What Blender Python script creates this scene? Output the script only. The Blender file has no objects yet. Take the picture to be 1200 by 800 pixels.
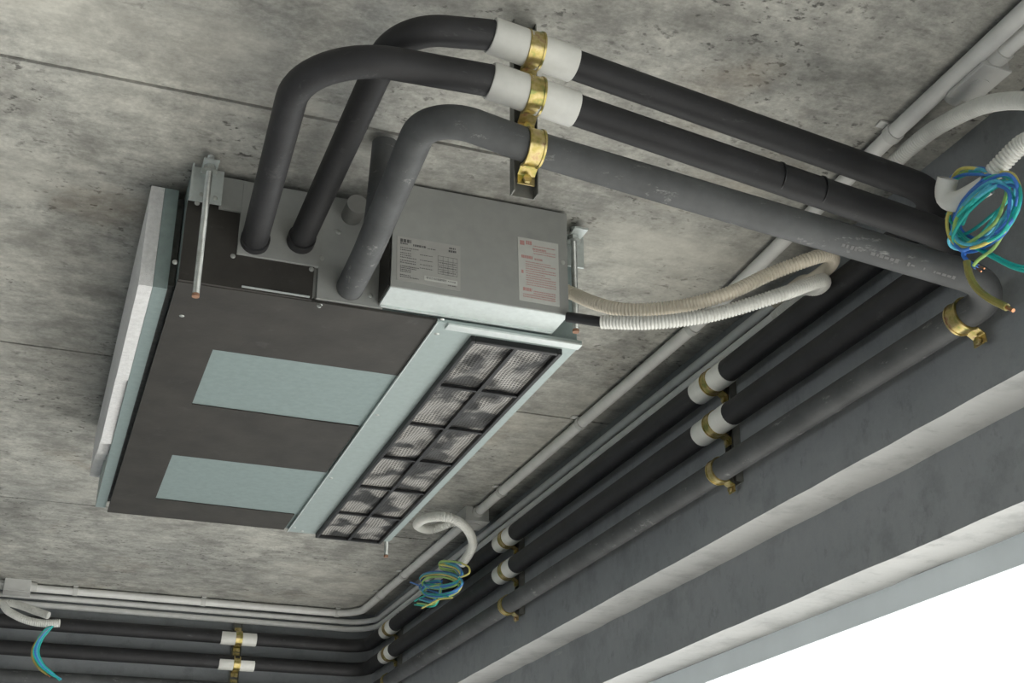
import bpy, math, random
from mathutils import Vector, Matrix
random.seed(7)
PI = math.pi
# ------------------------------------------------------------------ camera
# all coordinates below are metres relative to the camera; Z0 lifts them so that the floor is z = 0
Z0 = 1.65
FPX = 1558.24                                   # focal length in pixels of the 1200x800 frame
YAW, PITCH, ROLL = (math.radians(a) for a in (20.1326, 25.1435, -0.1339))
F = Vector((math.sin(YAW)*math.cos(PITCH), math.cos(YAW)*math.cos(PITCH), math.sin(PITCH)))
Rt = F.cross(Vector((0, 0, 1))).normalized(); Up = Rt.cross(F)
R2 = math.cos(ROLL)*Rt + math.sin(ROLL)*Up; U2 = -math.sin(ROLL)*Rt + math.cos(ROLL)*Up
scene = bpy.context.scene
COL = scene.collection
cam_d = bpy.data.cameras.new('camera'); cam = bpy.data.objects.new('camera', cam_d); COL.objects.link(cam)
cam_d.sensor_width = 36; cam_d.lens = FPX/1200*36; cam_d.clip_start = 0.01
cam.matrix_world = Matrix(((R2.x, U2.x, -F.x, 0), (R2.y, U2.y, -F.y, 0), (R2.z, U2.z, -F.z, Z0), (0, 0, 0, 1)))
scene.camera = cam
# ------------------------------------------------------------------ sky, sun, exposure
w = bpy.data.worlds.new('sky'); scene.world = w; w.use_nodes = True
bgn = w.node_tree.nodes['Background']
bgn.inputs[0].default_value = (0.80, 0.90, 1.0, 1); bgn.inputs[1].default_value = 2.6
sd = bpy.data.lights.new('sun', 'SUN'); sun = bpy.data.objects.new('sun', sd); COL.objects.link(sun)
sd.energy = 14; sd.color = (1, .965, .91); sd.angle = math.radians(1.0)
sun.location = (6, 0, 9)
sun.rotation_euler = Vector((0.62, 0.10, 0.90)).to_track_quat('Z', 'Y').to_euler()
vs = scene.view_settings
vs.view_transform = 'Standard'; vs.look = 'None'; vs.gamma = 1; vs.use_curve_mapping = False
vs.exposure = -0.10

# ------------------------------------------------------------------ pixel -> direction helpers (distance comes from a plane the thing touches)
def ray(u, v): return R2*((u-600)/FPX) + U2*(-(v-400)/FPX) + F
def onx(u, v, x): d = ray(u, v); return d*(x/d.x)
def ony(u, v, y): d = ray(u, v); return d*(y/d.y)
def onz(u, v, z): d = ray(u, v); return d*(z/d.z)

# ------------------------------------------------------------------ materials
MATS = {}
def newmat(name):
    m = bpy.data.materials.new(name); m.use_nodes = True
    nt = m.node_tree; b = nt.nodes['Principled BSDF']; MATS[name] = m
    return m, nt, b
def N(nt, t, **k):
    n = nt.nodes.new(t)
    for a, v in k.items():
        if a in n.inputs: n.inputs[a].default_value = v
        else: setattr(n, a, v)
    return n
def noise(nt, vec, scale, detail=4, rough=.55):
    n = nt.nodes.new('ShaderNodeTexNoise'); n.inputs['Scale'].default_value = scale
    n.inputs['Detail'].default_value = detail; n.inputs['Roughness'].default_value = rough
    if vec is not None: nt.links.new(vec, n.inputs['Vector'])
    return n.outputs['Fac']
def ramp(nt, fac, a, b, ca=(0, 0, 0, 1), cb=(1, 1, 1, 1)):
    r = nt.nodes.new('ShaderNodeValToRGB'); nt.links.new(fac, r.inputs[0])
    e = r.color_ramp.elements; e[0].position = a; e[1].position = b; e[0].color = ca; e[1].color = cb
    return r.outputs[0]
def mix(nt, fac, c1, c2, mode='MIX'):
    n = nt.nodes.new('ShaderNodeMix'); n.data_type = 'RGBA'; n.blend_type = mode
    for s, v in ((n.inputs[0], fac), (n.inputs[6], c1), (n.inputs[7], c2)):
        if isinstance(v, (int, float)): s.default_value = v
        elif isinstance(v, tuple): s.default_value = v if len(v) == 4 else (*v, 1)
        else: nt.links.new(v, s)
    return n.outputs[2]
def pos(nt, scale=(1, 1, 1), rot=(0, 0, 0)):
    g = nt.nodes.new('ShaderNodeNewGeometry'); mp = nt.nodes.new('ShaderNodeMapping')
    mp.inputs['Scale'].default_value = scale; mp.inputs['Rotation'].default_value = rot
    nt.links.new(g.outputs['Position'], mp.inputs['Vector']); return mp.outputs[0]
def bump(nt, b, h, s, d=.002):
    n = nt.nodes.new('ShaderNodeBump'); n.inputs['Strength'].default_value = s; n.inputs['Distance'].default_value = d
    nt.links.new(h, n.inputs['Height']); nt.links.new(n.outputs[0], b.inputs['Normal'])
def plain(name, col, rough=.6, metal=0, var=.12, vs_=60, bmp=0, coat=0):
    m, nt, b = newmat(name)
    p = pos(nt); f = noise(nt, p, vs_, 5)
    c1 = tuple(c*(1-var) for c in col); c2 = tuple(min(1, c*(1+var)) for c in col)
    nt.links.new(ramp(nt, f, .3, .7, (*c1, 1), (*c2, 1)), b.inputs['Base Color'])
    b.inputs['Roughness'].default_value = rough; b.inputs['Metallic'].default_value = metal
    if bmp: bump(nt, b, noise(nt, p, vs_*4, 3), bmp)
    return m
def concrete(name, c1, c2, blot, streak=1.0, bmp=.35, speck=True):
    m, nt, b = newmat(name)
    p = pos(nt)
    big = noise(nt, p, 2.2, 5, .6)
    col = ramp(nt, big, .32, .68, (*c1, 1), (*c2, 1))
    st = noise(nt, pos(nt, (7, 70, 40)), 1, 5, .65)                         # board grain across the room
    col = mix(nt, ramp(nt, st, .35, .75), col, (.72, .72, .72), 'MULTIPLY') if streak <= 0 else mix(nt, .55*streak, col, mix(nt, ramp(nt, st, .3, .72), (.74, .74, .73), (1.14, 1.13, 1.1)), 'MULTIPLY')
    if speck:                                                                           # fine cement mottling
        g1 = noise(nt, pos(nt, (1, 1.35, 1)), 17, 7, .75); g2 = noise(nt, p, 110, 4, .7)
        col = mix(nt, .75, col, ramp(nt, g1, .32, .68, (.50, .50, .50, 1), (1.38, 1.37, 1.34, 1)), 'MULTIPLY')
        col = mix(nt, .5, col, ramp(nt, g2, .30, .70, (.62, .62, .62, 1), (1.30, 1.30, 1.30, 1)), 'MULTIPLY')
    md = noise(nt, p, 9, 6, .7)
    col = mix(nt, ramp(nt, md, .50, .69, (0, 0, 0, 1), (.75, .75, .75, 1)), col, blot)      # dark blotches
    md2 = noise(nt, pos(nt, (14, 30, 20), (0, 0, .2)), 1, 6, .72)
    col = mix(nt, ramp(nt, md2, .58, .70, (0, 0, 0, 1), (.7, .7, .7, 1)), col, blot)
    if speck:
        cl = noise(nt, p, 5, 3)
        f1 = ramp(nt, noise(nt, pos(nt, (1, 1.3, 1)), 62, 3, .6), .60, .68)                   # irregular pits and specks
        f2 = ramp(nt, cl, .42, .60)
        col = mix(nt, mix(nt, 1.0, f1, f2, 'MULTIPLY'), col, tuple(x*.55 for x in blot))
        rs = noise(nt, p, 3.1, 4, .6)                                                   # rusty stains
        col = mix(nt, ramp(nt, rs, .60, .78, (0, 0, 0, 1), (.35, .35, .35, 1)), col, (.30, .215, .125))
        ws = noise(nt, pos(nt, (1.3, 1.9, 1)), 1.7, 4, .6)                              # bleached areas
        col = mix(nt, ramp(nt, ws, .54, .74, (0, 0, 0, 1), (.5, .5, .5, 1)), col, (.66, .64, .57))
    if name == 'wall_concrete':
        wsn = noise(nt, pos(nt, (14, 5, 30), (.35, 0, 0)), 1, 7, .75)                   # pale plaster scuffs
        col = mix(nt, ramp(nt, wsn, .66, .76, (0, 0, 0, 1), (.5, .5, .5, 1)), col, (.50, .51, .51))
    nt.links.new(col, b.inputs['Base Color'])
    b.inputs['Roughness'].default_value = .85
    h = mix(nt, .5, noise(nt, p, 40, 6, .7), st)
    bump(nt, b, h, bmp, .004)
    return m
concrete('ceiling_concrete', (.33, .333, .318), (.50, .497, .465), (.175, .172, .158))
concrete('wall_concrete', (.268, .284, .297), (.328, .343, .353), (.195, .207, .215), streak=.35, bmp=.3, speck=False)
concrete('floor_concrete', (.32, .31, .29), (.40, .39, .36), (.26, .25, .23), streak=.2, speck=False)
concrete('soffit_pale', (.40, .41, .41), (.50, .505, .50), (.30, .305, .305), streak=.3, bmp=.3, speck=False)
plain('fascia_paint', (.76, .82, .85), .5, 0, .05, 8)
plain('ground', (.50, .495, .475), .9, 0, .1, 3)
plain('galvanized', (.285, .355, .35), .42, .35, .07, 90, .05)
plain('galvanized_panel', (.37, .435, .425), .42, .35, .06, 90)
plain('galvanized_bright', (.62, .67, .66), .38, .35, .06, 120)
plain('cover_paint', (.36, .37, .355), .5, .25, .05, 50)
plain('steel_zinc', (.55, .57, .55), .35, .8, .15, 80)
plain('strut_steel', (.22, .22, .20), .5, .5, .2, 60)
plain('shaded_plastic', (.20, .20, .19), .6, 0, .05, 60)  # light grey cap plastic, darkened for the shadow over it
plain('dark_steel', (.10, .10, .095), .5, .6, .3, 80)
plain('rod_tip', (.35, .20, .13), .6, .4, .2, 200)
plain('white_sleeve', (.74, .74, .70), .5, 0, .05, 60)
plain('conduit_white', (.75, .75, .73), .45, 0, .07, 30)
plain('flex_white', (.74, .74, .70), .5, 0, .06, 40)
plain('flex_cream', (.72, .66, .55), .5, 0, .08, 14)
plain('box_plastic', (.60, .60, .58), .5, 0, .06, 30)
plain('polystyrene', (.72, .72, .72), .9, 0, .10, 160, .6)
plain('filter_frame', (.010, .010, .011), .45, 0, .2, 60)
plain('black_plastic', (.015, .015, .017), .4, 0, .1, 60)
plain('sticker_silver', (.42, .42, .40), .45, .2, .05, 80)
plain('sticker_white', (.56, .57, .54), .5, 0, .04, 80)
plain('print_grey', (.13, .13, .13), .6)
plain('ink_dark', (.09, .09, .09), .6)
plain('ink_red', (.50, .27, .25), .6)
plain('copper', (.55, .26, .14), .35, .9)
for n, c in (('wire_blue', (.06, .22, .68)), ('wire_green', (.02, .48, .43)), ('wire_yellow', (.74, .66, .18)), ('wire_lime', (.42, .66, .20)), ('wire_cyan', (.10, .50, .68)), ('wire_olive', (.30, .26, .07))):
    plain(n, c, .4, 0, .1, 200)
def foam(name, c, scuff):
    m, nt, b = newmat(name)
    p = pos(nt)
    col = ramp(nt, noise(nt, p, 14, 5, .6), .35, .75, (*[x*.75 for x in c], 1), (*[x*1.35 for x in c], 1))
    sc = noise(nt, pos(nt, (20, 20, 70)), 1, 6, .75)
    col = mix(nt, ramp(nt, sc, .60, .74, (0, 0, 0, 1), (scuff, scuff, scuff, 1)), col, (.34, .34, .33))
    nt.links.new(col, b.inputs['Base Color']); b.inputs['Roughness'].default_value = .62
    bump(nt, b, noise(nt, p, 120, 4, .6), .25, .001)
foam('pipe_foam', (.020, .020, .022), .14)
foam('pipe_foam_dusty', (.072, .075, .077), .9)
foam('sheet_foam', (.033, .030, .026), .08)
def gold():
    m, nt, b = newmat('zinc_yellow')
    g = nt.nodes.new('ShaderNodeNewGeometry')
    f = noise(nt, pos(nt), 75, 4, .6)
    r = nt.nodes.new('ShaderNodeValToRGB'); nt.links.new(f, r.inputs[0])
    e = r.color_ramp.elements; e[0].position = .3; e[0].color = (.20, .27, .09, 1); e[1].position = .72; e[1].color = (.42, .22, .16, 1)
    k = r.color_ramp.elements.new(.45); k.color = (.46, .37, .13, 1); k = r.color_ramp.elements.new(.58); k.color = (.58, .48, .24, 1)
    nt.links.new(r.outputs[0], b.inputs['Base Color']); b.inputs['Metallic'].default_value = .85; b.inputs['Roughness'].default_value = .3
gold()
def mesh_mat():
    m, nt, b = newmat('filter_mesh')
    tc = nt.nodes.new('ShaderNodeTexCoord')
    mp = nt.nodes.new('ShaderNodeMapping'); nt.links.new(tc.outputs['Object'], mp.inputs['Vector'])
    waves = []
    for ax in ('X', 'Y'):
        wv = nt.nodes.new('ShaderNodeTexWave'); wv.bands_direction = ax; wv.inputs['Scale'].default_value = 58; wv.inputs['Distortion'].default_value = .15
        nt.links.new(mp.outputs[0], wv.inputs['Vector']); waves.append(wv.outputs['Fac'])
    mx = nt.nodes.new('ShaderNodeMath'); mx.operation = 'MAXIMUM'; nt.links.new(waves[0], mx.inputs[0]); nt.links.new(waves[1], mx.inputs[1])
    big = noise(nt, pos(nt), 16, 3, .5)
    base = ramp(nt, big, .43, .55, (.020, .020, .020, 1), (.23, .225, .215, 1))
    col = mix(nt, ramp(nt, mx.outputs[0], .55, .95), mix(nt, 1.0, base, (.22, .22, .22), 'MULTIPLY'), mix(nt, 1.0, base, (1.75, 1.73, 1.7), 'MULTIPLY'))
    nt.links.new(col, b.inputs['Base Color']); b.inputs['Roughness'].default_value = .5
    bump(nt, b, mx.outputs[0], .5, .001)
mesh_mat()

# ------------------------------------------------------------------ object helpers
WPOS = {}                                   # world position (relative frame) of each object, no parent ever rotates
def tag(o, label=None, cat=None, group=None, kind=None):
    if label: o['label'] = label
    if cat: o['category'] = cat
    if group: o['group'] = group
    if kind: o['kind'] = kind
    return o
def place(o, p, parent=None):
    p = Vector(p); WPOS[o] = p; COL.objects.link(o)
    if parent is not None:
        o.parent = parent; o.location = p - WPOS[parent]
    else: o.location = p + Vector((0, 0, Z0))
def thing(name, p, label, cat, group=None):
    o = bpy.data.objects.new(name, None); o.empty_display_size = .03
    place(o, p); return tag(o, label, cat, group)
class MB:
    def __init__(s): s.v = []; s.f = []
    def box(s, x0, x1, y0, y1, z0, z1):
        k = len(s.v)
        s.v += [Vector(p) for p in ((x0, y0, z0), (x1, y0, z0), (x1, y1, z0), (x0, y1, z0), (x0, y0, z1), (x1, y0, z1), (x1, y1, z1), (x0, y1, z1))]
        s.f += [tuple(k+i for i in q) for q in ((3, 2, 1, 0), (4, 5, 6, 7), (0, 1, 5, 4), (1, 2, 6, 5), (2, 3, 7, 6), (3, 0, 4, 7))]
        return s
    def quadbox(s, a, b, c, d, n):          # slab over the quad a b c d, extruded by n
        k = len(s.v); n = Vector(n)
        s.v += [Vector(p) for p in (a, b, c, d)] + [Vector(p)+n for p in (a, b, c, d)]
        s.f += [tuple(k+i for i in q) for q in ((3, 2, 1, 0), (4, 5, 6, 7), (0, 1, 5, 4), (1, 2, 6, 5), (2, 3, 7, 6), (3, 0, 4, 7))]
        return s
    def prism(s, pts, n):                   # polygon pts extruded by n
        k = len(s.v); n = Vector(n); m = len(pts)
        s.v += [Vector(p) for p in pts] + [Vector(p)+n for p in pts]
        s.f += [tuple(range(k+m-1, k-1, -1)), tuple(range(k+m, k+2*m))]
        s.f += [(k+i, k+(i+1) % m, k+m+(i+1) % m, k+m+i) for i in range(m)]
        return s
    def tube(s, path, r, seg=16, cap=True, rf=None, hollow=0):
        k = len(s.v); P = [Vector(p) for p in path]; n = len(P)
        T = []
        for i in range(n):
            t = (P[min(i+1, n-1)] - P[max(i-1, 0)]); T.append(t.normalized())
        a = Vector((0, 0, 1)) if abs(T[0].z) < .9 else Vector((1, 0, 0))
        nrm = (a - T[0]*a.dot(T[0])).normalized(); S = 0
        for i in range(n):
            if i:
                nrm = (nrm - T[i]*nrm.dot(T[i])).normalized(); S += (P[i]-P[i-1]).length
            bn = T[i].cross(nrm); rr = rf(S) if rf else (r[i] if isinstance(r, (list, tuple)) else r)
            for j in range(seg):
                an = 2*PI*j/seg; s.v.append(P[i] + (nrm*math.cos(an) + bn*math.sin(an))*rr)
        for i in range(n-1):
            for j in range(seg):
                s.f.append((k+i*seg+j, k+i*seg+(j+1) % seg, k+(i+1)*seg+(j+1) % seg, k+(i+1)*seg+j))
        if cap:
            s.f.append(tuple(k+j for j in range(seg-1, -1, -1))); s.f.append(tuple(k+(n-1)*seg+j for j in range(seg)))
        return s
    def band(s, prof, w, th):               # strip: profile points (y,z) in the plane x=0, width w along x, thickness th
        n = len(prof); k = len(s.v)
        pts = [Vector((0, a, b)) for a, b in prof]
        for i in range(n):
            t = (pts[min(i+1, n-1)] - pts[max(i-1, 0)]).normalized(); nn = Vector((0, t.z, -t.y))*th
            for q in (pts[i], pts[i]+nn):
                for x in (-w/2, w/2): s.v.append(q + Vector((x, 0, 0)))
        for i in range(n-1):
            b = k+4*i
            s.f += [(b, b+1, b+5, b+4), (b+3, b+2, b+6, b+7), (b+2, b, b+4, b+6), (b+1, b+3, b+7, b+5)]
        s.f += [(k, k+2, k+3, k+1), (k+4*n-4, k+4*n-3, k+4*n-1, k+4*n-2)]
        return s
    def data(s, name, mat, c=None, smooth=False, bevel=0):
        if c is None:
            lo = [min(q[i] for q in s.v) for i in range(3)]; hi = [max(q[i] for q in s.v) for i in range(3)]
            c = Vector([(lo[i]+hi[i])/2 for i in range(3)])
        me = bpy.data.meshes.new(name); me.from_pydata([tuple(q-c) for q in s.v], [], s.f)
        import bmesh
        bm = bmesh.new(); bm.from_mesh(me); bmesh.ops.recalc_face_normals(bm, faces=bm.faces)
        if bevel: bmesh.ops.bevel(bm, geom=list(bm.edges), offset=bevel, segments=2, affect='EDGES', profile=.6)
        bm.to_mesh(me); bm.free()
        me.materials.append(MATS[mat])
        if smooth:
            me.polygons.foreach_set('use_smooth', [True]*len(me.polygons))
            me.set_sharp_from_angle(angle=math.radians(40))
        return me, c
    def build(s, name, mat, parent=None, smooth=False, bevel=0):
        me, c = s.data(name, mat, None, smooth, bevel)
        o = bpy.data.objects.new(name, me); place(o, c, parent); return o
def inst(name, me, p, parent=None, rot=(0, 0, 0), scale=(1, 1, 1)):
    o = bpy.data.objects.new(name, me); place(o, p, parent); o.rotation_euler = rot; o.scale = scale; return o
def fillet(pts, rad, seg=10):
    pts = [Vector(p) for p in pts]; out = [pts[0]]
    if not isinstance(rad, (list, tuple)): rad = [rad]*(len(pts)-2)
    for i in range(1, len(pts)-1):
        p = pts[i]; a = (pts[i-1]-p); b = (pts[i+1]-p); la, lb = a.length, b.length; a.normalize(); b.normalize()
        ang = a.angle(b)
        if ang > PI-.02 or rad[i-1] <= 0: out.append(p); continue
        d = min(rad[i-1]/math.tan(ang/2), la*.49, lb*.49); p0 = p+a*d; p2 = p+b*d
        r = d*math.tan(ang/2); ctr = p + (a+b).normalized()*(r/math.sin(ang/2))
        u = (p0-ctr); v = (p2-ctr); th = u.angle(v)
        for k in range(seg+1):
            t = k/seg; out.append(ctr + (u*math.sin((1-t)*th) + v*math.sin(t*th))/math.sin(th))
    out.append(pts[-1]); return out
def spline(pts, step=.004):
    P = [Vector(p) for p in pts]; P = [2*P[0]-P[1]] + P + [2*P[-1]-P[-2]]; out = []
    for i in range(1, len(P)-2):
        a, b, c, d = P[i-1:i+3]; n = max(6, int((c-b).length/.002))
        for k in range(n):
            t = k/n
            out.append(.5*((2*b) + (c-a)*t + (2*a-5*b+4*c-d)*t*t + (3*b-a-3*c+d)*t**3))
    out.append(P[-2])
    res = [out[0]]; acc = 0                                        # resample evenly
    for i in range(1, len(out)):
        seg = out[i]-out[i-1]; l = seg.length
        while acc + l >= step:
            q = out[i-1] + seg*((step-acc)/l); res.append(q); seg = out[i]-q; l = seg.length; out[i-1] = q; acc = 0
            if l < 1e-9: break
        acc += l
    if (out[-1]-res[-1]).length > step*.3: res.append(out[-1])
    return res
def ridged(pts, r, pitch=.0050, depth=.0020):
    p = spline(pts, pitch/6); lv = (0, 0, 0, .35, 1, .35)
    return MB().tube(p, [r - depth*lv[i % 6] for i in range(len(p))], 16)
def flex_tube(name, pts, r, mat, label, pitch=.0050, group=None, depth=.0020):
    return ridged(pts, r, pitch, depth).build(name, mat, None, True)

# ------------------------------------------------------------------ the setting
H = 1.05                                     # ceiling above the camera
FL = -Z0
XL, YB, YF = -3.4, -3.2, 4.25
def wx(y, off=0): return 1.12 - .02*(y-1.9) - off          # inner face of the window wall, it stands about one degree off square
ceil_slab = tag(MB().box(XL-.2, 1.9, YB-.2, YF+.2, H+.025, H+.20).build('ceiling', 'ceiling_concrete'), 'grey board-marked concrete ceiling slab with cast joints', None, None, 'structure')
joints = [1.516 - 4*.93, 1.516 - 3*.93, 1.516 - 2*.93, 1.516-.93, 1.516, 2.421, 3.372]
ys = [YB-.2] + [j for j in joints if j > YB] + [YF+.2]
for i in range(len(ys)-1):                   # formwork bays, the joints between them recessed
    MB().box(XL-.2, 1.9, ys[i]+(.0034 if i else 0), ys[i+1]-.0034, H, H+.026).build('panel', 'ceiling_concrete', ceil_slab, False)
Z1, Z2, Z3 = .678, .556, .512
X2, X3, X4 = .086, .18, .30                  # setbacks of the stepped lintel
ya, yb = YB-.2, YF+.2
prof = [(0, H+.03), (0, Z1), (X2, Z1), (X2, Z2), (X3, Z2), (X4, Z2), (X4, H+.03)]
m = MB(); k = len(prof); nseg = 120
rr = random.Random(3)
for i in range(nseg+1):
    y = ya + (yb-ya)*i/nseg
    for j, (a, z) in enumerate(prof):
        jit = rr.uniform(-.0016, .0016) if j in (1, 2, 3, 4) else 0
        m.v.append(Vector((wx(y)+a + (jit if j in (1, 3) else 0), y, z + jit)))
for i in range(nseg):
    for j in range(k): m.f.append((i*k+j, i*k+(j+1) % k, (i+1)*k+(j+1) % k, (i+1)*k+j))
m.f += [tuple(range(k)), tuple(nseg*k+j for j in range(k-1, -1, -1))]
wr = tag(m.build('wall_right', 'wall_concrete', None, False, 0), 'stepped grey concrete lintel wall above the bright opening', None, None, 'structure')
wr.data.materials.append(MATS['soffit_pale'])
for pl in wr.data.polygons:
    if abs(pl.normal.z) > .6: pl.material_index = 1  # undersides get a raised, paler albedo than the upright faces
m = MB(); m.quadbox((wx(ya)+X3, ya, Z3), (wx(yb)+X3, yb, Z3), (wx(yb)+X3, yb, Z2), (wx(ya)+X3, ya, Z2), (.014, 0, 0))
tag(m.build('trim_1', 'fascia_paint'), 'thin pale blue-grey fascia board along the top of the opening', None, None, 'structure')
tag(MB().box(XL-.2, 1.75, YF, YF+.2, FL, H+.03).build('wall_far', 'wall_concrete'), 'dark grey concrete wall behind the far pipe run', None, None, 'structure')
m = MB(); m.box(XL-.2, XL, YB, YF, FL, FL+.35); m.box(XL-.2, XL, YB, YF, -.30, H+.03)        # parapet, beam and piers round unseen openings added to light the lintel faces
for y0, y1 in ((YB, YB+.3), (.4, .8), (YF-.5, YF)): m.box(XL-.2, XL, y0, y1, FL+.35, -.30)
tag(m.build('wall_left', 'wall_concrete'), 'grey concrete wall with unseen openings on the left, added to let in light', None, None, 'structure')
tag(MB().box(XL-.2, 1.75, YB-.2, YB, FL, H+.03).build('wall_back', 'wall_concrete'), 'grey concrete wall behind the viewer', None, None, 'structure')
tag(MB().box(XL-.2, 1.5, YB-.2, YF+.2, FL-.1, FL).build('floor', 'floor_concrete'), 'bare concrete floor', None, None, 'structure')
tag(MB().box(-60, XL-.2, -60, 60, FL-.1, FL-.02).build('ground', 'ground'), 'pale ground outside the added left openings', None, None, 'structure')
tag(MB().box(1.5, 60, -60, 60, FL-.1, FL-.02).build('ground', 'ground'), 'pale sunlit ground outside the opening', None, None, 'structure')

# ------------------------------------------------------------------ shared small meshes
def dome(r, h, seg=14):
    m = MB(); rings = [(r, 0), (r*.95, h*.45), (r*.7, h*.85), (r*.3, h)]
    for rad, z in rings:
        for j in range(seg): m.v.append(Vector((rad*math.cos(2*PI*j/seg), rad*math.sin(2*PI*j/seg), z)))
    for i in range(3):
        for j in range(seg): m.f.append((i*seg+j, i*seg+(j+1) % seg, (i+1)*seg+(j+1) % seg, (i+1)*seg+j))
    m.f.append(tuple(3*seg+j for j in range(seg))); m.f.append(tuple(range(seg-1, -1, -1)))
    return m
O = Vector((0, 0, 0))
SCREW = dome(.0038, .0012).data('screw', 'steel_zinc', O, True)[0]
def hexnut(r, h, mat, name):
    m = MB(); m.prism([(r*math.cos(PI/3*i), r*math.sin(PI/3*i), 0) for i in range(6)], (0, 0, h))
    return m.data(name, mat, O, False, r*.06)[0]
NUT = hexnut(.0085, .008, 'steel_zinc', 'nut')
BOLT = hexnut(.0055, .004, 'zinc_yellow', 'bolt')
def clamp_profile(r, s):                     # pipe centre at origin, strut face at y=+s; omega strap round the front of the pipe
    a0 = math.radians(32)
    pts = [(s-.0015, r+.015), (s-.0015, r+.0035)]
    n = 22
    for i in range(n+1):
        t = (PI/2 - a0*.9) + (2*PI-2*(PI/2-a0*.9))*i/n  # from above behind, round the front, to below behind
        pts.append((r*math.cos(t), r*math.sin(t)))
    pts += [(s-.0015, -r-.0035), (s-.0015, -r-.015)]
    return [(a, b) for a, b in pts]
CL = {}
def clamp(p, r, s, rotz, label, group, name='pipe_clamp', width=.021):
    key = (round(r, 4), round(s, 4), width)
    if key not in CL:
        b = MB().band(clamp_profile(r, s), width, -.0018).data('band', 'zinc_yellow', O, True)[0]
        groove = MB()
        for sx in (-.42, .42):
            groove.band([(q[0]*1.0, q[1]*1.0) for q in clamp_profile(r+.0012, s)[2:-2]], width*.12, -.0024)
            for q in groove.v[-4*len(clamp_profile(r, s)[2:-2]):]: q.x += sx*width
        g = groove.data('rolled_edge', 'zinc_yellow', O, True)[0]
        CL[key] = (b, g)
    b, g = CL[key]
    t = thing(name, p, label, 'pipe clamp', group)
    inst('band', b, p, t, (0, 0, rotz)); inst('rolled_edge', g, p, t, (0, 0, rotz))
    c, sn = math.cos(rotz), math.sin(rotz)
    for dz in (-r-.0095, r+.0095):
        yy = s-.003
        q = Vector(p) + Vector((-yy*sn, yy*c, dz))
        inst('bolt', BOLT, q, t, (PI/2, 0, rotz))
    return t

# ------------------------------------------------------------------ fan coil unit
UX0, UX1, UY0, UY1, UZ0, UZ1 = .127, .735, 1.70, 2.805, .863, 1.040
unit = thing('fan_coil_unit', ((UX0+UX1)/2, (UY0+UY1)/2, UZ1), 'ducted metal fan coil unit with black insulation sheet hung under the ceiling', 'air conditioner')
MB().box(UX0+.002, UX1-.004, UY0+.004, UY1, UZ0+.004, UZ1).build('casing', 'galvanized', unit)
# bottom: galvanised plates with the black foam sheet cut round two openings
MB().box(.200, .506, 1.905, 2.150, UZ0+.0022, UZ0+.005).build('bottom_plate', 'galvanized', unit)
MB().box(.200, .506, 2.400, 2.692, UZ0+.0022, UZ0+.005).build('bottom_plate', 'galvanized', unit)
def zprism(pts, z0, z1, name, mat, parent=unit, bevel=0):
    return MB().prism([(a, b, z0) for a, b in pts], (0, 0, z1-z0)).build(name, mat, parent, False, bevel)
zprism([(UX0, UY0), (.504, UY0-.004), (.504, 1.911), (.208, 1.911), (.208, 2.146), (.500, 2.152), (.500, 2.408), (.208, 2.408), (.208, 2.682), (.496, 2.690), (.496, UY1), (UX0-.004, UY1)], UZ0, UZ0+.0042, 'insulation_sheet', 'sheet_foam')
# intake strip with the filter opening
fx0, fx1, fy0, fy1 = .566, .714, 1.722, 2.803
m = MB()
m.box(.5045, fx0+.004, UY0-.006, UY1+.001, UZ0-.0022, UZ0+.003)
m.box(fx0+.004, UX1, UY0-.006, fy0+.004, UZ0-.0022, UZ0+.003)
m.box(fx1-.004, UX1, fy0+.004, UY1+.001, UZ0-.0022, UZ0+.003)
m.build('intake_panel', 'galvanized_panel', unit)
MB().box(.5035, .5055, UY0-.005, UY1, UZ0-.0042, UZ0-.001).build('panel_flange', 'galvanized_bright', unit)
MB().box(.52, UX1, UY0-.008, UY0+.010, UZ0-.006, UZ0-.0022).build('folded_lip', 'galvanized_bright', unit, False, .0012)
flt = MB()
fz0, fz1 = UZ0-.012, UZ0+.001
fw = .007
flt.box(fx0, fx0+fw, fy0, fy1, fz0, fz1); flt.box(fx1-fw, fx1, fy0, fy1, fz0, fz1)
flt.box(fx0+fw, fx1-fw, fy0, fy0+fw, fz0, fz1); flt.box(fx0+fw, fx1-fw, fy1-fw, fy1, fz0, fz1)
fil = flt.build('filter', 'filter_frame', unit, False, .0015)
tag(fil, 'black plastic air filter frame with mesh panes')
xm = (fx0+fx1)/2
MB().box(xm-.003, xm+.003, fy0+fw, fy1-fw, fz0+.0005, fz0+.006).build('filter_bar', 'filter_frame', fil)
nrow = 6
rows = [fy0+fw + (fy1-fy0-2*fw)*i/nrow for i in range(nrow+1)]
for y in rows[1:-1]:
    for a, b in ((fx0+fw, xm-.003), (xm+.003, fx1-fw)):
        MB().box(a, b, y-.003, y+.003, fz0+.001, fz0+.0055).build('filter_bar', 'filter_frame', fil)
rr = random.Random(11)
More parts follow.
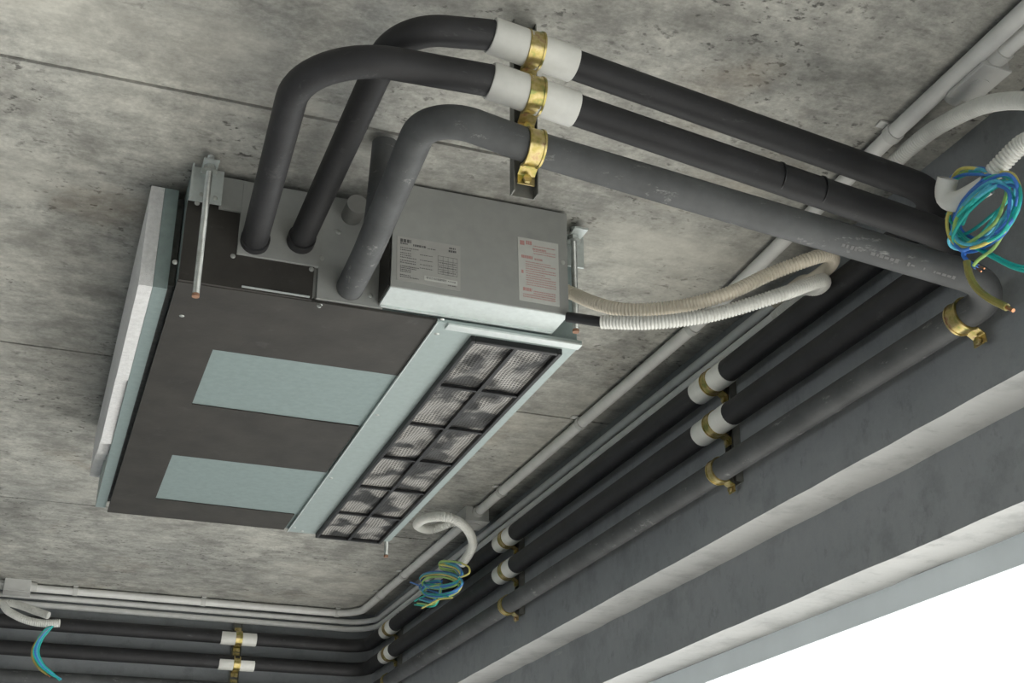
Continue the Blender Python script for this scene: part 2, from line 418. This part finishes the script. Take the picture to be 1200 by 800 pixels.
for i in range(nrow):
    for a, b in ((fx0+fw-.001, xm-.002), (xm+.002, fx1-fw+.001)):
        y0, y1 = rows[i]+.002, rows[i+1]-.002
        nx, ny = 14, 34; mm = MB()
        ph = [rr.uniform(0, 6.28) for _ in range(6)]
        for iy in range(ny+1):
            for ix in range(nx+1):
                s, t = ix/nx, iy/ny
                env = min(1, 6*s, 6*(1-s), 6*t, 6*(1-t))
                z = fz0+.0068 + env*(.0040*(abs(math.sin(4.2*t+ph[0]+1.6*s))-.5) + .0034*(abs(math.sin(3.6*s+2.4*t+ph[1]))-.5) + .0020*(abs(math.sin(8*t-3*s+ph[2]))-.5))
                mm.v.append(Vector((a+(b-a)*s, y0+(y1-y0)*t, z)))
        for iy in range(ny):
            for ix in range(nx):
                q = iy*(nx+1)+ix; mm.f.append((q, q+1, q+nx+2, q+nx+1))
        mm.build('filter_mesh', 'filter_mesh', fil, True)
# near end of the casing
Y = UY0
MB().box(.185, .345, Y-.0005, Y+.005, .870, UZ1).build('end_plate', 'cover_paint', unit)
MB().box(.128, .2035, Y-.006, Y+.004, UZ0+.001, .992).build('end_insulation', 'sheet_foam', unit)
MB().box(.2035, .316, Y-.006, Y+.004, UZ0+.001, .932).build('end_insulation', 'sheet_foam', unit)
MB().box(.2035, .322, Y-.010, Y-.002, .917, UZ1-.002).build('pipe_plate', 'cover_paint', unit, False, .0008)
MB().box(.172, .2035, Y-.010, Y-.002, .985, UZ1-.002).build('end_plate', 'cover_paint', unit)
MB().box(.322, .342, Y-.007, Y-.001, .868, UZ1).build('end_plate', 'cover_paint', unit)
MB().box(.342, .42, Y-.007, Y-.001, .868, UZ1).build('end_plate', 'cover_paint', unit)
MB().box(.215, .312, Y-.0085, Y-.006, UZ0+.0035, UZ0+.0055).build('trim_strip', 'galvanized_bright', unit)
def escrew(u, v, y=Y-.010):
    inst('screw', SCREW, ony(u, v, y), unit, (PI/2, 0, 0))
for u, v in ((273, 300), (365, 315.5)): escrew(u, v)
for u, v in ((377, 303), (397, 272), (374, 358), (395, 271), (434, 346)): escrew(u, v, Y-.007)
def bscrew(u, v, z=UZ0-.0022): inst('screw', SCREW, onz(u, v, z), unit, (PI, 0, 0))
for u, v in ((518, 374), (512, 391), (536, 383), (442, 486), (388, 560), (345, 618), (354, 622)): bscrew(u, v)
for u, v in ((213, 370), (375, 357)): bscrew(u, v, UZ0)
for u, v in ((205, 307),): inst('screw', SCREW, ony(u, v, Y-.006), unit, (PI/2, 0, 0))
# outlet flange with polystyrene strip, on the left long side
OX = .098
MB().box(OX, .118, 1.745, 2.805, .872, 1.035).build('outlet_flange', 'galvanized', unit)
MB().box(.117, .128, 1.76, 2.80, .885, 1.03).build('outlet_neck', 'dark_steel', unit)
jag = [(1.745, 1.035), (1.745, .872)]
for yy, zz in ((2.10, .872), (2.103, .877), (2.30, .877), (2.42, .874), (2.425, .886), (2.52, .888), (2.525, .902), (2.60, .905), (2.605, .93), (2.80, .935), (2.80, 1.035)): jag.append((yy, zz))
MB().prism([(OX-.020, a, b) for a, b in jag], (.0195, 0, 0)).build('foam_strip', 'polystyrene', unit)
# brackets on the unit
def bracket(x0, x1, name='hanger_bracket'):
    m = MB(); m.box(x0, x1, Y-.016, Y-.012, .988, 1.043)
    xc_ = (x0+x1)/2
    m.box(xc_-.011, xc_+.011, Y-.054, Y-.016, 1.034, 1.037)
    m.box(x0, x0+.0025, Y-.026, Y-.016, .988, 1.043)
    return m.build(name, 'galvanized_bright', unit)
for u, v in ((236, 228), (231, 238), (252, 232)): inst('screw', SCREW, ony(u, v, Y-.016), unit, (PI/2, 0, 0))
bracket(.128, .174); bracket(.700, .738)
MB().tube([(.366, Y-.045, 1.012), (.366, Y, 1.012)], .0155, 20).build('drain_cap', 'shaded_plastic', unit, True)
# electrical box
BX0, BX1, BY, BZ0, BZ1 = .414, .687, 1.629, .872, 1.045
ebox = MB().box(BX0+.001, BX1-.001, BY+.003, UY0+.004, BZ0+.002, BZ1-.001).build('electrical_box', 'cover_paint', unit)
MB().box(BX0, BX1, BY, BY+.003, BZ0, BZ1).build('cover', 'cover_paint', ebox, False, .0006)
MB().box(BX0+.0005, BX1-.0005, BY+.0015, UY0-.002, BZ0-.001, BZ0+.0025).build('bottom_tray', 'galvanized_bright', ebox)
MB().box(BX0+.002, BX1-.004, UY0-.012, UY0-.010, BZ0-.004, BZ0).build('tray_lip', 'galvanized_bright', ebox)
MB().box(BX0-.0015, BX0+.001, BY+.006, UY0, BZ0+.004, BZ1-.003).build('side_shade', 'sheet_foam', ebox)  # dark sheet standing in for the pipe's shadow on this side
inst('screw', SCREW, ony(659.5, 307.5, BY), ebox, (PI/2, 0, 0))
def quad_on(y, *px): return [ony(u, v, y) for u, v in px]
def sticker(name, corners, mat, label, rows):
    a, b, c, d = corners                      # tl tr br bl
    o = tag(MB().quadbox(d, c, b, a, (0, -.0006, 0)).build(name, mat, unit), label)
    def P(s, t): return (a*(1-s)+b*s)*(1-t) + (d*(1-s)+c*s)*t + Vector((0, -.0006, 0))
    by = {}
    for s0, s1, t0, t1, mm in rows: by.setdefault(mm, []).append((s0, s1, t0, t1))
    for mm, rs in by.items():
        q = MB()
        for s0, s1, t0, t1 in rs: q.quadbox(P(s0, t1), P(s1, t1), P(s1, t0), P(s0, t0), (0, -.0002, 0))
        q.build('print', mm, o)
rr = random.Random(5); rows_ = []
def textrow(s0, s1, t, h, mm, wmin=.008, wmax=.024):
    s = s0
    while s < s1:
        wd = rr.uniform(wmin, wmax); rows_.append((s, min(s+wd, s1), t, t+h, mm)); s += wd + rr.uniform(.005, .012)
textrow(.05, .22, .05, .075, 'ink_dark', .03, .045); textrow(.05, .17, .14, .03, 'ink_dark')
textrow(.25, .46, .135, .045, 'ink_dark', .012, .03); textrow(.48, .60, .17, .02, 'ink_dark')
textrow(.82, .92, .07, .035, 'ink_dark', .02, .03); textrow(.81, .93, .13, .045, 'ink_dark', .02, .03)
for t in (.24, .29, .36, .41, .46, .53, .58, .66, .70, .74, .78, .86, .90): textrow(.05, rr.choice((.22, .30, .34)), t, .018, 'ink_dark')
for t in (.34, .46, .56, .64): textrow(.36, .56, t, .014, 'ink_dark')
for t in (.30, .40, .50, .60, .70): rows_.append((.64, .95, t, t+.006, 'ink_dark'))
for s in (.64, .72, .80, .88, .947): rows_.append((s, s+.004, .30, .70, 'ink_dark'))
for t in (.44, .54, .64): textrow(.66, .93, t, .02, 'ink_dark', .01, .02)
rows_.append((.43, .95, .80, .90, 'sticker_white'))
s = .45
while s < .78:
    wd = rr.uniform(.004, .012); rows_.append((s, s+wd, .815, .865, 'ink_dark')); s += wd+rr.uniform(.003, .007)
textrow(.80, .93, .83, .025, 'ink_dark'); textrow(.80, .93, .92, .015, 'ink_dark')
sticker('nameplate', quad_on(BY, (465.3, 276.3), (539.5, 288.7), (539.5, 341), (464.8, 327.5)), 'sticker_silver', 'grey nameplate sticker with fine print and a barcode', rows_)
rows_ = []
rows_.append((.05, .16, .05, .12, 'ink_red')); textrow(.20, .34, .04, .06, 'ink_red', .03, .05)
textrow(.36, .70, .14, .03, 'ink_red')
for t in (.10, .18, .22): textrow(.38, .92, t, .014, 'ink_red')
textrow(.08, .36, .28, .045, 'ink_red', .03, .05); textrow(.40, .60, .30, .03, 'ink_red')
for i in range(11):
    t = .37 + i*.036; textrow(.18, rr.choice((.80, .92, .66, .92)), t, .014, 'ink_red')
rows_.append((.07, .12, .52, .57, 'ink_red'))
textrow(.10, .32, .79, .05, 'ink_red', .03, .05)
for i in range(4): textrow(.10 if i > 1 else .36, .90, .82+i*.034, .016, 'ink_red')
sticker('warning_sticker', quad_on(BY, (606.5, 277.2), (653.9, 286.1), (655.7, 359.6), (608.5, 351.3)), 'sticker_white', 'white sticker with rows of red print', rows_)

# ------------------------------------------------------------------ hanger rods
def hanger(x, y, ztop, zbot, label, nuts):
    t = thing('hanger_rod', (x, y, H), label, 'threaded rod', 'threaded hanger rods of the fan coil unit')
    n = int((ztop-zbot)/.0006)
    MB().tube([(x, y, ztop-(ztop-zbot)*i/n) for i in range(n+1)], .005, 10, True, rf=lambda s: .0047+.0004*math.sin(2*PI*s/.0024)).build('rod', 'steel_zinc', t, True)
    MB().tube([(x, y, zbot-.0005), (x, y, zbot+.004)], .0052, 12).build('rod_tip', 'rod_tip', t, True)
    for z in nuts: inst('nut', NUT, (x, y, z), t)
    for z in nuts: MB().tube([(x, y, z-.0015), (x, y, z)], .011, 18).build('washer', 'steel_zinc', t, True)
    return t
hanger(.1505, 1.661, H+.01, .825, 'long threaded rod hanging below the bracket beside the white foam strip', (1.026,))
hanger(.716, 1.672, H+.01, .868, 'threaded rod at the unit corner behind the cream flexible conduit', (1.026,))
hanger(.7345, 2.83, H+.01, .832, 'thin threaded rod tip below the far end of the filter', (1.015,))

# ------------------------------------------------------------------ insulated pipes
SO = .0145 + .0226                              # strut depth + sleeve radius
def wp(y, z, off=SO): return Vector((wx(y, off), y, z))
sets = {'middle': 1.915, 'next': 2.93, 'corner': 3.93}
PZ = {1: .940, 2: .862, 3: .780}
def pipe(name, label, r, mat, pts, rads):
    t = thing(name, pts[0], label, 'pipe', 'insulated pipes')
    path = fillet(pts, rads, 14)
    ra, rb, _ = r
    MB().tube(path, [ra + (rb-ra)*min(1, max(0, (wx(q.y, SO)-q.x)/.15)) if q.y < 2 else ra for q in path], 24).build('insulation', mat, t, True)
    return t
yfar = YF - SO
def xc(y): return wx(y, SO)
YS = 1.204                                       # pipe axis at the hung strut
def kp(u, v, y=YS): return ony(u, v, y)
S1, S2, S3 = (kp(624, v) for v in (58.5, 111.5, 173))
tilt1 = (Vector((xc(1.25), 1.25, PZ[1]))-S1).normalized(); tilt2 = (Vector((xc(1.228), 1.228, PZ[2]-.004))-S2).normalized(); tilt3 = (Vector((xc(1.18), 1.18, PZ[3]-.01))-S3).normalized()
p1 = pipe('insulated_pipe', 'black insulated pipe closest to the ceiling, topmost of the three', [.021, .0185, 4.0], 'pipe_foam',
          [(-2.2, yfar, .928), (xc(yfar), yfar, .934), (xc(1.25), 1.25, PZ[1]), S1, S1-tilt1*.055, kp(466, 32), (.292, 1.70, .953)], [.07, .075, 0, .03, .11])
p2 = pipe('insulated_pipe', 'black insulated pipe running between the two others, middle of the three', [.0215, .0190, 4.0], 'pipe_foam',
          [(-2.2, yfar, .846), (xc(yfar), yfar, .858), (xc(1.228), 1.228, PZ[2]-.004), S2, S2-tilt2*.055, kp(357, 56), (.227, 1.70, .941)], [.07, .075, 0, .03, .15])
p3 = pipe('insulated_pipe', 'dusty grey insulated drain pipe, lowest of the three, without white sleeves', [.0205, .0200, 4.0], 'pipe_foam_dusty',
          [(-2.2, yfar, .762), (xc(yfar), yfar, .776), (xc(1.180), 1.180, PZ[3]-.010), S3, kp(502, 128), (.362, 1.56, .880), (.370, 1.70, .893)], [.07, .06, .25, .055, .05])
# collars where the pipes leave the unit, seams and the vent stub
for t, p, q, r in ((p1, (.292, 1.674, .953), (.2925, 1.693, .953), .0205), (p2, (.2262, 1.676, .939), (.227, 1.693, .9405), .0208)):
    MB().tube([p, q], r, 24).build('end_collar', 'pipe_foam', t, True)
MB().tube(fillet([(.365, 1.53, .885), (.369, 1.53, .945), (.373, 1.53, 1.040)], .02), .0185, 22).build('vent_stub', 'pipe_foam_dusty', p3, True)
def lerp_at_x(A, B, x): A = Vector(A); B = Vector(B); return A + (B-A)*((x-A.x)/(B.x-A.x))
# seam tape rings on the middle pipe
for x in (.80, .86):
    c = lerp_at_x((xc(1.222), 1.222, PZ[2]-.004), S2, x)
    MB().tube([c-Vector((.0008, 0, 0)), c+Vector((.0008, 0, 0))], .0193, 24).build('seam', 'black_plastic', p2, True)
d3 = (Vector((.362, 1.56, .880)) - Vector((.346, 1.187, .862))).normalized()
# faint pale lettering row on the drain pipe
cor3 = Vector((xc(1.18), 1.18, PZ[3]-.010)); ax3 = (cor3-S3).normalized(); q = MB(); rr = random.Random(9); tt = .62
while tt < .86:
    c = S3 + (cor3-S3)*tt; n_ = -c; n_ = (n_ - ax3*n_.dot(ax3)).normalized(); n_ = (n_ + ax3.cross(n_)*.35).normalized(); sd_ = ax3.cross(n_)
    wl = rr.uniform(.002, .006); hh = rr.uniform(.0012, .003)
    p_ = c + n_*.0201
    q.quadbox(p_-sd_*hh, p_+ax3*wl-sd_*hh, p_+ax3*wl+sd_*hh, p_+sd_*hh, n_*.0004)
    tt += (wl + rr.choice((.0015, .002, .003, .012)))/.63
q.build('print', 'print_grey', p3)
# sleeves
def sleeve(t, c, d, L=.110, r=.0222):
    d = Vector(d).normalized(); c = Vector(c)
    MB().tube([c-d*L/2, c-d*(L/2-.0012), c+d*(L/2-.0012), c+d*L/2], [r-.001, r, r, r-.001], 28).build('sleeve', 'white_sleeve', t, True)
strut_s = .0226
def strut(name, p, w, d, z0, z1, rotz, label):
    t = thing(name, (p[0], p[1], z1), label, 'strut channel', 'strut channels')
    # local: x across, y towards the wall; open lips face the room
    m = MB(); th = .0014
    m.box(-w/2, w/2, d-th, d, z0, z1); m.box(-w/2, -w/2+th, 0, d-th, z0, z1); m.box(w/2-th, w/2, 0, d-th, z0, z1)
    c, s = math.cos(rotz), math.sin(rotz)
    m.v = [Vector((p[0]+q.x*c-q.y*s, p[1]+q.x*s+q.y*c, q.z)) for q in m.v]
    m.build('channel', 'strut_steel', t)
    return t
def clampset(tagname, where, rotz, pts, z0, z1, dirs, labels, pos3=None):
    strut('strut_channel', where, .030, .0142, z0, z1, rotz, labels[0])
    for i, (p, t) in enumerate(zip(pts, (p1, p2, p3))):
        if i < 2: sleeve(t, p, dirs[i])
        clamp(p, .0228 if i < 2 else .0220, strut_s, rotz, labels[i+1], 'gold pipe clamps')
# near strut under the ceiling
clampset('near', (S2.x, YS+strut_s), 0, (S1, S2, S3), .806, H, (tilt1, tilt2, tilt3),
         ['steel channel hung from the ceiling above the fan coil unit, holding three pipes', 'gold clamp on the topmost pipe above the fan coil unit', 'gold clamp on the middle pipe above the fan coil unit', 'gold S-shaped clamp on the lowest pipe above the fan coil unit'])
WR = -PI/2 + .02
desc = {'middle': 'below the looped flexible conduits', 'next': 'near the small coil of wires', 'corner': 'closest to the room corner'}
def interp(yv, za, zb, y0=1.2, y1=yfar): return za + (zb-za)*(yv-y0)/(y1-y0)
for nm, yy in sets.items():
    zz = [interp(yy, PZ[1], .934), interp(yy, PZ[2]-.004, .858), interp(yy, PZ[3]-.010, .776)]
    pts = [wp(yy, z) for z in zz]
    dn = desc[nm]
    clampset(nm, (wx(yy, .0144), yy), WR, pts, .752, 1.0 if nm != 'x' else H, [Vector((-.02, 1, 0))]*3,
             ['steel channel on the right wall ' + dn, 'gold clamp on the upper wall pipe ' + dn, 'gold clamp on the middle wall pipe ' + dn, 'gold clamp on the lowest wall pipe ' + dn])
pf = [Vector((.628, yfar, z)) for z in (.9315, .8535, .771)]
clampset('far', (.628, YF-.0144), 0, pf, .72, 1.0, [Vector((1, 0, .002))]*3,
         ['steel channel on the far wall behind two white sleeves', 'gold clamp on the upper pipe of the far wall', 'gold clamp on the middle pipe of the far wall', 'gold clamp on the lowest pipe of the far wall, cut by the frame'])
pc = wp(1.268, interp(1.268, PZ[3]-.010, .776, 1.18))
clamp(pc, .0222, strut_s, WR, 'gold clamp on the lowest pipe below the hanging wires at right', 'gold pipe clamps', width=.024)


# ------------------------------------------------------------------ rigid conduits
def conduit(label, pts, rads, r, clips=(), mat='conduit_white'):
    t = thing('conduit', pts[0], label, 'conduit', 'white conduits')
    MB().tube(fillet(pts, rads, 12), r, 18).build('tube', mat, t, True)
    for p, d, up in clips:
        p = Vector(p); d = Vector(d).normalized(); n = Vector(up)
        s = d.cross(n).normalized()
        MB().tube([p-d*.007, p+d*.007], r+.0022, 16).build('saddle_clip', 'box_plastic', t, True)
        for sg in (1, -1):
            a = p + n*(r-.001) + s*sg*(r-.002)
            MB().quadbox(a-d*.007, a+d*.007, a+d*.007+s*sg*.013, a-d*.007+s*sg*.013, n*.0025).build('clip_foot', 'box_plastic', t)
    return t
CZ = H - .0142
def cx(y):                                       # conduit 1 keeps a small distance to the wall, a little closer together in the corner
    return 1.045 - .012*(y-1.9) - (.012 if y < 1.4 else 0)
def c1(u, v): return onz(u, v, CZ)
up = (0, 0, 1)
yc1 = YF - .042
cend = Vector((1.006, yc1, CZ))
wall_dir = (Vector((1.045, 1.9, CZ)) - cend).normalized()
def c1y(y): return cend + wall_dir*((y-cend.y)/wall_dir.y)
box1 = c1y(3.07)
conduit('thick white conduit along the ceiling edge from the unit side to the junction box', [c1y(3.045), c1y(1.85), (1.022, 1.262, CZ), (1.018, .985, CZ), (1.008, .3, CZ)], 0, .0115,
        [(c1y(y), wall_dir, up) for y in (2.88, 2.404, 1.907)] + [((1.022, 1.262, CZ), (0, 1, 0), up)])
conduit('thick white conduit turning the far corner under the ceiling', [c1y(3.10), cend, (-2.2, yc1, CZ)], .09, .0115,
        [(c1y(3.69), wall_dir, up), (c1y(3.94), wall_dir, up)] + [((x, yc1, CZ), (1, 0, 0), up) for x in (.936, .508, .122)])
# ring couplings on the far run
cw2, cw3 = 1.017, .993
def w2(y, z, o): return Vector((wx(y, o), y, z))
conduit('thin white conduit on the wall, upper of the pair below the ceiling', [w2(1.72, cw2, .010), w2(YF-.011, cw2, .010), (-2.2, YF-.011, cw2+.004)], .10, .0088,
        [])
conduit('thin white conduit on the wall, lower of the pair below the ceiling', [w2(1.72, cw3, .010), w2(YF-.011, cw3, .010), (-2.2, YF-.011, cw3+.002)], .10, .0088,
        [])
def junction(label, c, d, L, Wd, hgt, knob=True):
    # box on the ceiling, long axis d
    t = thing('junction_box', (c[0], c[1], H), label, 'junction box', 'white junction boxes')
    d = Vector(d).normalized(); s = Vector((0, 0, 1)).cross(d)
    c = Vector((c[0], c[1], 0))
    def R(a, b, cc, e, z0, z1): return MB().quadbox(c+d*a+s*cc+Vector((0, 0, z0)), c+d*b+s*cc+Vector((0, 0, z0)), c+d*b+s*e+Vector((0, 0, z0)), c+d*a+s*e+Vector((0, 0, z0)), (0, 0, z1-z0))
    R(-L/2, L/2, -Wd/2, Wd/2, H-hgt, H).build('body', 'box_plastic', t, False, .002)
    R(-L/2-.0015, L/2+.0015, -Wd/2-.0015, Wd/2+.0015, H-hgt-.004, H-hgt).build('lid', 'box_plastic', t, False, .0015)
    zc = H-hgt-.004
    MB().tube([c+Vector((0, 0, zc-.0015)), c+Vector((0, 0, zc+.001))], Wd*.30, 24).build('knockout', 'box_plastic', t, True)
    for sg in (-1, 1):
        MB().tube([c+d*sg*(L/2-.002)+Vector((0, 0, CZ)), c+d*sg*(L/2+.018)+Vector((0, 0, CZ))], .0145, 18).build('hub', 'box_plastic', t, True)
    return t
junction('white junction box on the ceiling edge above the small coil of wires', c1y(3.09), wall_dir, .075, .062, .034)
tb = onz(1147, 98, H-.03)
junction('white junction box at the top right beside the thick conduit', tb, wall_dir, .070, .042, .028)
bdir = wall_dir
s0 = Vector((tb.x, tb.y, CZ))
conduit('short white conduit leaving the top right junction box', [s0 - bdir*.03*(-1 if bdir.y < 0 else 1), s0 - bdir*.8*(-1 if bdir.y < 0 else 1)], 0, .0115)

# ------------------------------------------------------------------ flexible conduits
A = [(669, 343, .706), (700, 356, .728), (735, 363, .76), (790, 360, .82), (850, 345, .88), (900, 322, .94), (942, 306, .985), (966, 299, 1.02), (976, 302, 1.045), (971, 313, 1.065), (950, 328, 1.088)]
ptsA = [onx(*q) for q in A] + [w2(1.66, cw2, .011), w2(1.74, cw2, .010)]
ptsA = [Vector((.676, 1.668, ptsA[0].z+.012))] + ptsA
tag(flex_tube('flexible_conduit', ptsA, .0105, 'flex_cream', ''), 'cream corrugated flexible conduit looping from the unit side to the wall', 'flexible conduit', 'corrugated flexible conduits')
B = [(705, 377, .725), (760, 378, .78), (810, 373, .835), (850, 365, .88), (915, 345, .95), (948, 333, 1.0), (964, 328, 1.035), (964, 334, 1.06), (948, 345, 1.085)]
ptsB = [onx(*q) for q in B] + [w2(1.66, cw3, .011), w2(1.74, cw3, .010)]
fb = thing('flexible_conduit', ptsB[0], 'white corrugated flexible conduit with a black end piece at the electrical box', 'flexible conduit', 'corrugated flexible conduits')
flb = ridged(ptsB, .0105).build('corrugated_tube', 'flex_white', fb, True)
MB().tube([onx(664, 371, .682), onx(690, 375, .71), onx(712, 378, .733)], .0078, 18).build('black_sheath', 'black_plastic', fb, True)
C = [(1048, 190, 1.055), (1068, 172, 1.052), (1100, 148, 1.045), (1150, 124, 1.03), (1200, 118, 1.02), (1238, 130, 1.01), (1225, 155, 1.0), (1196, 170, .995), (1163, 203, .985)]
tag(flex_tube('flexible_conduit', [onx(*q) for q in C], .0115, 'flex_white', ''), 'white corrugated flexible conduit arching over the large wire coil', 'flexible conduit', 'corrugated flexible conduits')
b1 = c1y(3.09)
D = [Vector((b1.x-.02, b1.y, H-.035)), onz(530, 612, 1.0), onz(505, 620, .99), onz(489, 615, .98), onz(500, 607, .968), onz(525, 606, .955), onz(545, 617, .945), onz(554, 634, .93), onz(550, 648, .915), onz(541, 660, .90)]
tag(flex_tube('flexible_conduit', D, .0115, 'flex_white', '', .006), 'white corrugated flexible conduit bent like a hook below the ceiling box', 'flexible conduit', 'corrugated flexible conduits')
E1 = [(-20, 706, 4.17), (5, 706, 4.16), (20, 708, 4.15), (40, 715, 4.12), (57, 721, 4.10)]
tag(flex_tube('flexible_conduit', [ony(*q) for q in E1], .0115, 'flex_white', '', .006), 'short white flexible conduit stub at the far left, upper of two', 'flexible conduit', 'corrugated flexible conduits')
E2 = [(-30, 700, 4.14), (0, 706, 4.12), (10, 716, 4.10), (30, 726, 4.08), (50, 730, 4.07), (70, 730, 4.06)]
tag(flex_tube('flexible_conduit', [ony(*q) for q in E2], .0115, 'flex_white', '', .006), 'white flexible conduit end at the far left with wires hanging out, lower of two', 'flexible conduit', 'corrugated flexible conduits')
junction('white junction box at the far left under the ceiling edge', (-.045, yc1-.012), (1, 0, 0), .075, .06, .034)

# ------------------------------------------------------------------ wires
def wires(label, p, items, r=.0021, group='loose coloured wire bundles'):
    t = thing('wire_bundle', p, label, 'wires', group)
    for mat, pts, tip in items:
        path = spline(pts, .004)
        o = MB().tube(path, r, 8).build('wire', mat, t, True)
        if tip:
            d = (path[-1]-path[-2]).normalized()
            MB().tube([path[-1], path[-1]+d*.012], r*.55, 6).build('bare_end', 'copper', o, True)
    return t
rr = random.Random(21)
def jit(p, s=.003): return Vector(p) + Vector((rr.uniform(-s, s), rr.uniform(-s, s), rr.uniform(-s, s)))
XW = .985
def wxp(u, v, x=XW): return onx(u, v, x)
cup = thing('conduit_sleeve', wxp(1112, 222), 'short white plastic sleeve end that the large wire coil passes through', 'sleeve')
cp = spline([wxp(1111, 209, .962), wxp(1108, 222, .963), wxp(1110, 233, .965), wxp(1121, 236, .969), wxp(1140, 227, .976), wxp(1158, 216, .982)], .004)
MB().tube(cp, .0125, 20, False).build('outer', 'flex_white', cup, True)
MB().tube(cp, .0113, 20, False).build('inner', 'flex_white', cup, True)
items = []
cols = ['wire_blue', 'wire_green', 'wire_cyan', 'wire_green', 'wire_yellow', 'wire_blue', 'wire_cyan', 'wire_lime', 'wire_green', 'wire_blue', 'wire_green', 'wire_cyan', 'wire_blue']
for i, cmat in enumerate(cols):
    a = i*1.7
    ox, oy = 5*math.sin(a), 6*math.cos(a*1.3); k = 1 + .10*math.sin(a*2.1)
    arc = [(1160, 205), (1148, 200+oy*.5), (1125, 203+oy*.6), (1111, 214+oy*.2), (1112, 222)]
    loop = []
    cxp, cyp = 1153+ox*.5, 249+oy*.6
    for j in range(13):
        th = -2.2 + j*2*PI/10
        a_, b_ = 49*k*(1 - .22*(i % 3 == 2)), 24*k*(1+.35*math.sin(a))
        ex, ey = a_*math.cos(th), b_*math.sin(th)
        ro = math.radians(-48 + 6*math.sin(a*1.9))
        loop.append((cxp + ex*math.cos(ro) - ey*math.sin(ro), cyp + ex*math.sin(ro) + ey*math.cos(ro)))
    pts = [jit(wxp(u, v, XW-.012+.010*rr.random())) for u, v in (arc if i % 2 == 0 else arc[:1])] if i < 6 else []
    pts2 = [jit(wxp(u, v, XW-.02+.022*math.sin(q*.6+a)), .0025) for q, (u, v) in enumerate(loop)]
    items.append((cmat, pts2, False))
    if pts and i % 2 == 0: items.append((cmat, pts, False))
for i, cmat in enumerate(('wire_blue', 'wire_lime', 'wire_green')):
    items.append((cmat, [jit(wxp(u, v+3*i, XW-.004*i), .001) for u, v in ((1166, 204), (1152, 197), (1133, 198), (1118, 205), (1111, 216), (1113, 224))], False))
items.append(('wire_blue', [wxp(u, v) for u, v in ((1170, 262), (1150, 285), (1135, 292), (1130, 300), (1138, 308), (1147, 312))], True))
items.append(('wire_blue', [wxp(u, v, XW-.006) for u, v in ((1178, 255), (1158, 280), (1140, 288), (1128, 296), (1133, 306), (1144, 314))], True))
items.append(('wire_green', [wxp(u, v, XW-.004) for u, v in ((1110, 250), (1125, 275), (1145, 289), (1165, 299), (1185, 309), (1205, 313), (1230, 310))], False))
items.append(('wire_green', [wxp(u, v, XW-.008) for u, v in ((1112, 256), (1130, 281), (1148, 293), (1166, 303), (1186, 313), (1206, 318), (1230, 316))], False))
items.append(('wire_lime', [wxp(u, v, XW-.01) for u, v in ((1180, 265), (1165, 290), (1147, 304), (1140, 312))], False))
wires('large tangled coil of blue, green and yellow wires hanging at the right', wxp(1150, 205), items)
t = wires('thick olive wire with a bare copper end below the large wire coil', wxp(1136, 312), [('wire_olive', [wxp(u, v, XW-.01) for u, v in ((1133, 306), (1136, 322), (1145, 338), (1160, 350), (1180, 360))], True)], .0045)
# small coil below the ceiling box
items = []
cols = ['wire_blue', 'wire_cyan', 'wire_lime', 'wire_green', 'wire_yellow', 'wire_cyan', 'wire_blue', 'wire_lime']
XS = .955
for i, cmat in enumerate(cols):
    a = i*2.3; k = 1+.08*math.sin(a)
    loop = [(541, 660), (530, 658), (516, 660+2*math.sin(a))]
    for j in range(17):
        th = PI*1.5 + j*2*PI/8
        cyy = 672 + j*1.35 + 3*math.sin(a*1.7)
        loop.append((517 + 23*k*math.cos(th), cyy + 10*k*math.sin(th)))
    if i < 4: loop += [(510, 702+i*2), (495-3*i, 700+i*3)]
    items.append((cmat, [jit(wxp(u, v, XS + .010*math.sin(q*.7+a)), .002) for q, (u, v) in enumerate(loop)], i < 2))
items.append(('wire_blue', [wxp(u, v, XS) for u, v in ((512, 694), (500, 690), (492, 686), (481, 682))], False))
items.append(('wire_yellow', [wxp(u, v, XS-.01) for u, v in ((541, 660), (549, 664), (550, 671), (543, 675), (538, 676))], False))
items.append(('wire_yellow', [wxp(u, v, XS-.01) for u, v in ((530, 700), (515, 702), (503, 708), (495, 712))], True))
items.append(('wire_green', [wxp(u, v, XS-.01) for u, v in ((525, 699), (508, 696), (495, 699), (486, 704))], False))
wires('small round coil of blue and yellow wires hanging from the hooked flexible conduit', wxp(515, 660, XS), items, .0022)
items = []
for i, cmat in enumerate(('wire_green', 'wire_blue', 'wire_cyan', 'wire_green', 'wire_olive')):
    o = (i-2)*1.7
    e = [(62, 733), (56+o, 738), (47+o, 750), (43+o*1.2, 764), (49+o, 778), (60+o*.8, 788), (72-abs(o), 796+o*.5)]
    if i == 4: e = [(60, 734), (48, 744), (39, 758), (38, 770), (45, 782), (55, 790)]
    items.append((cmat, [ony(u, v, 4.06) for u, v in e], i == 4))
wires('green and blue wires hanging down at the far left', ony(60, 734, 4.06), items, .0032)
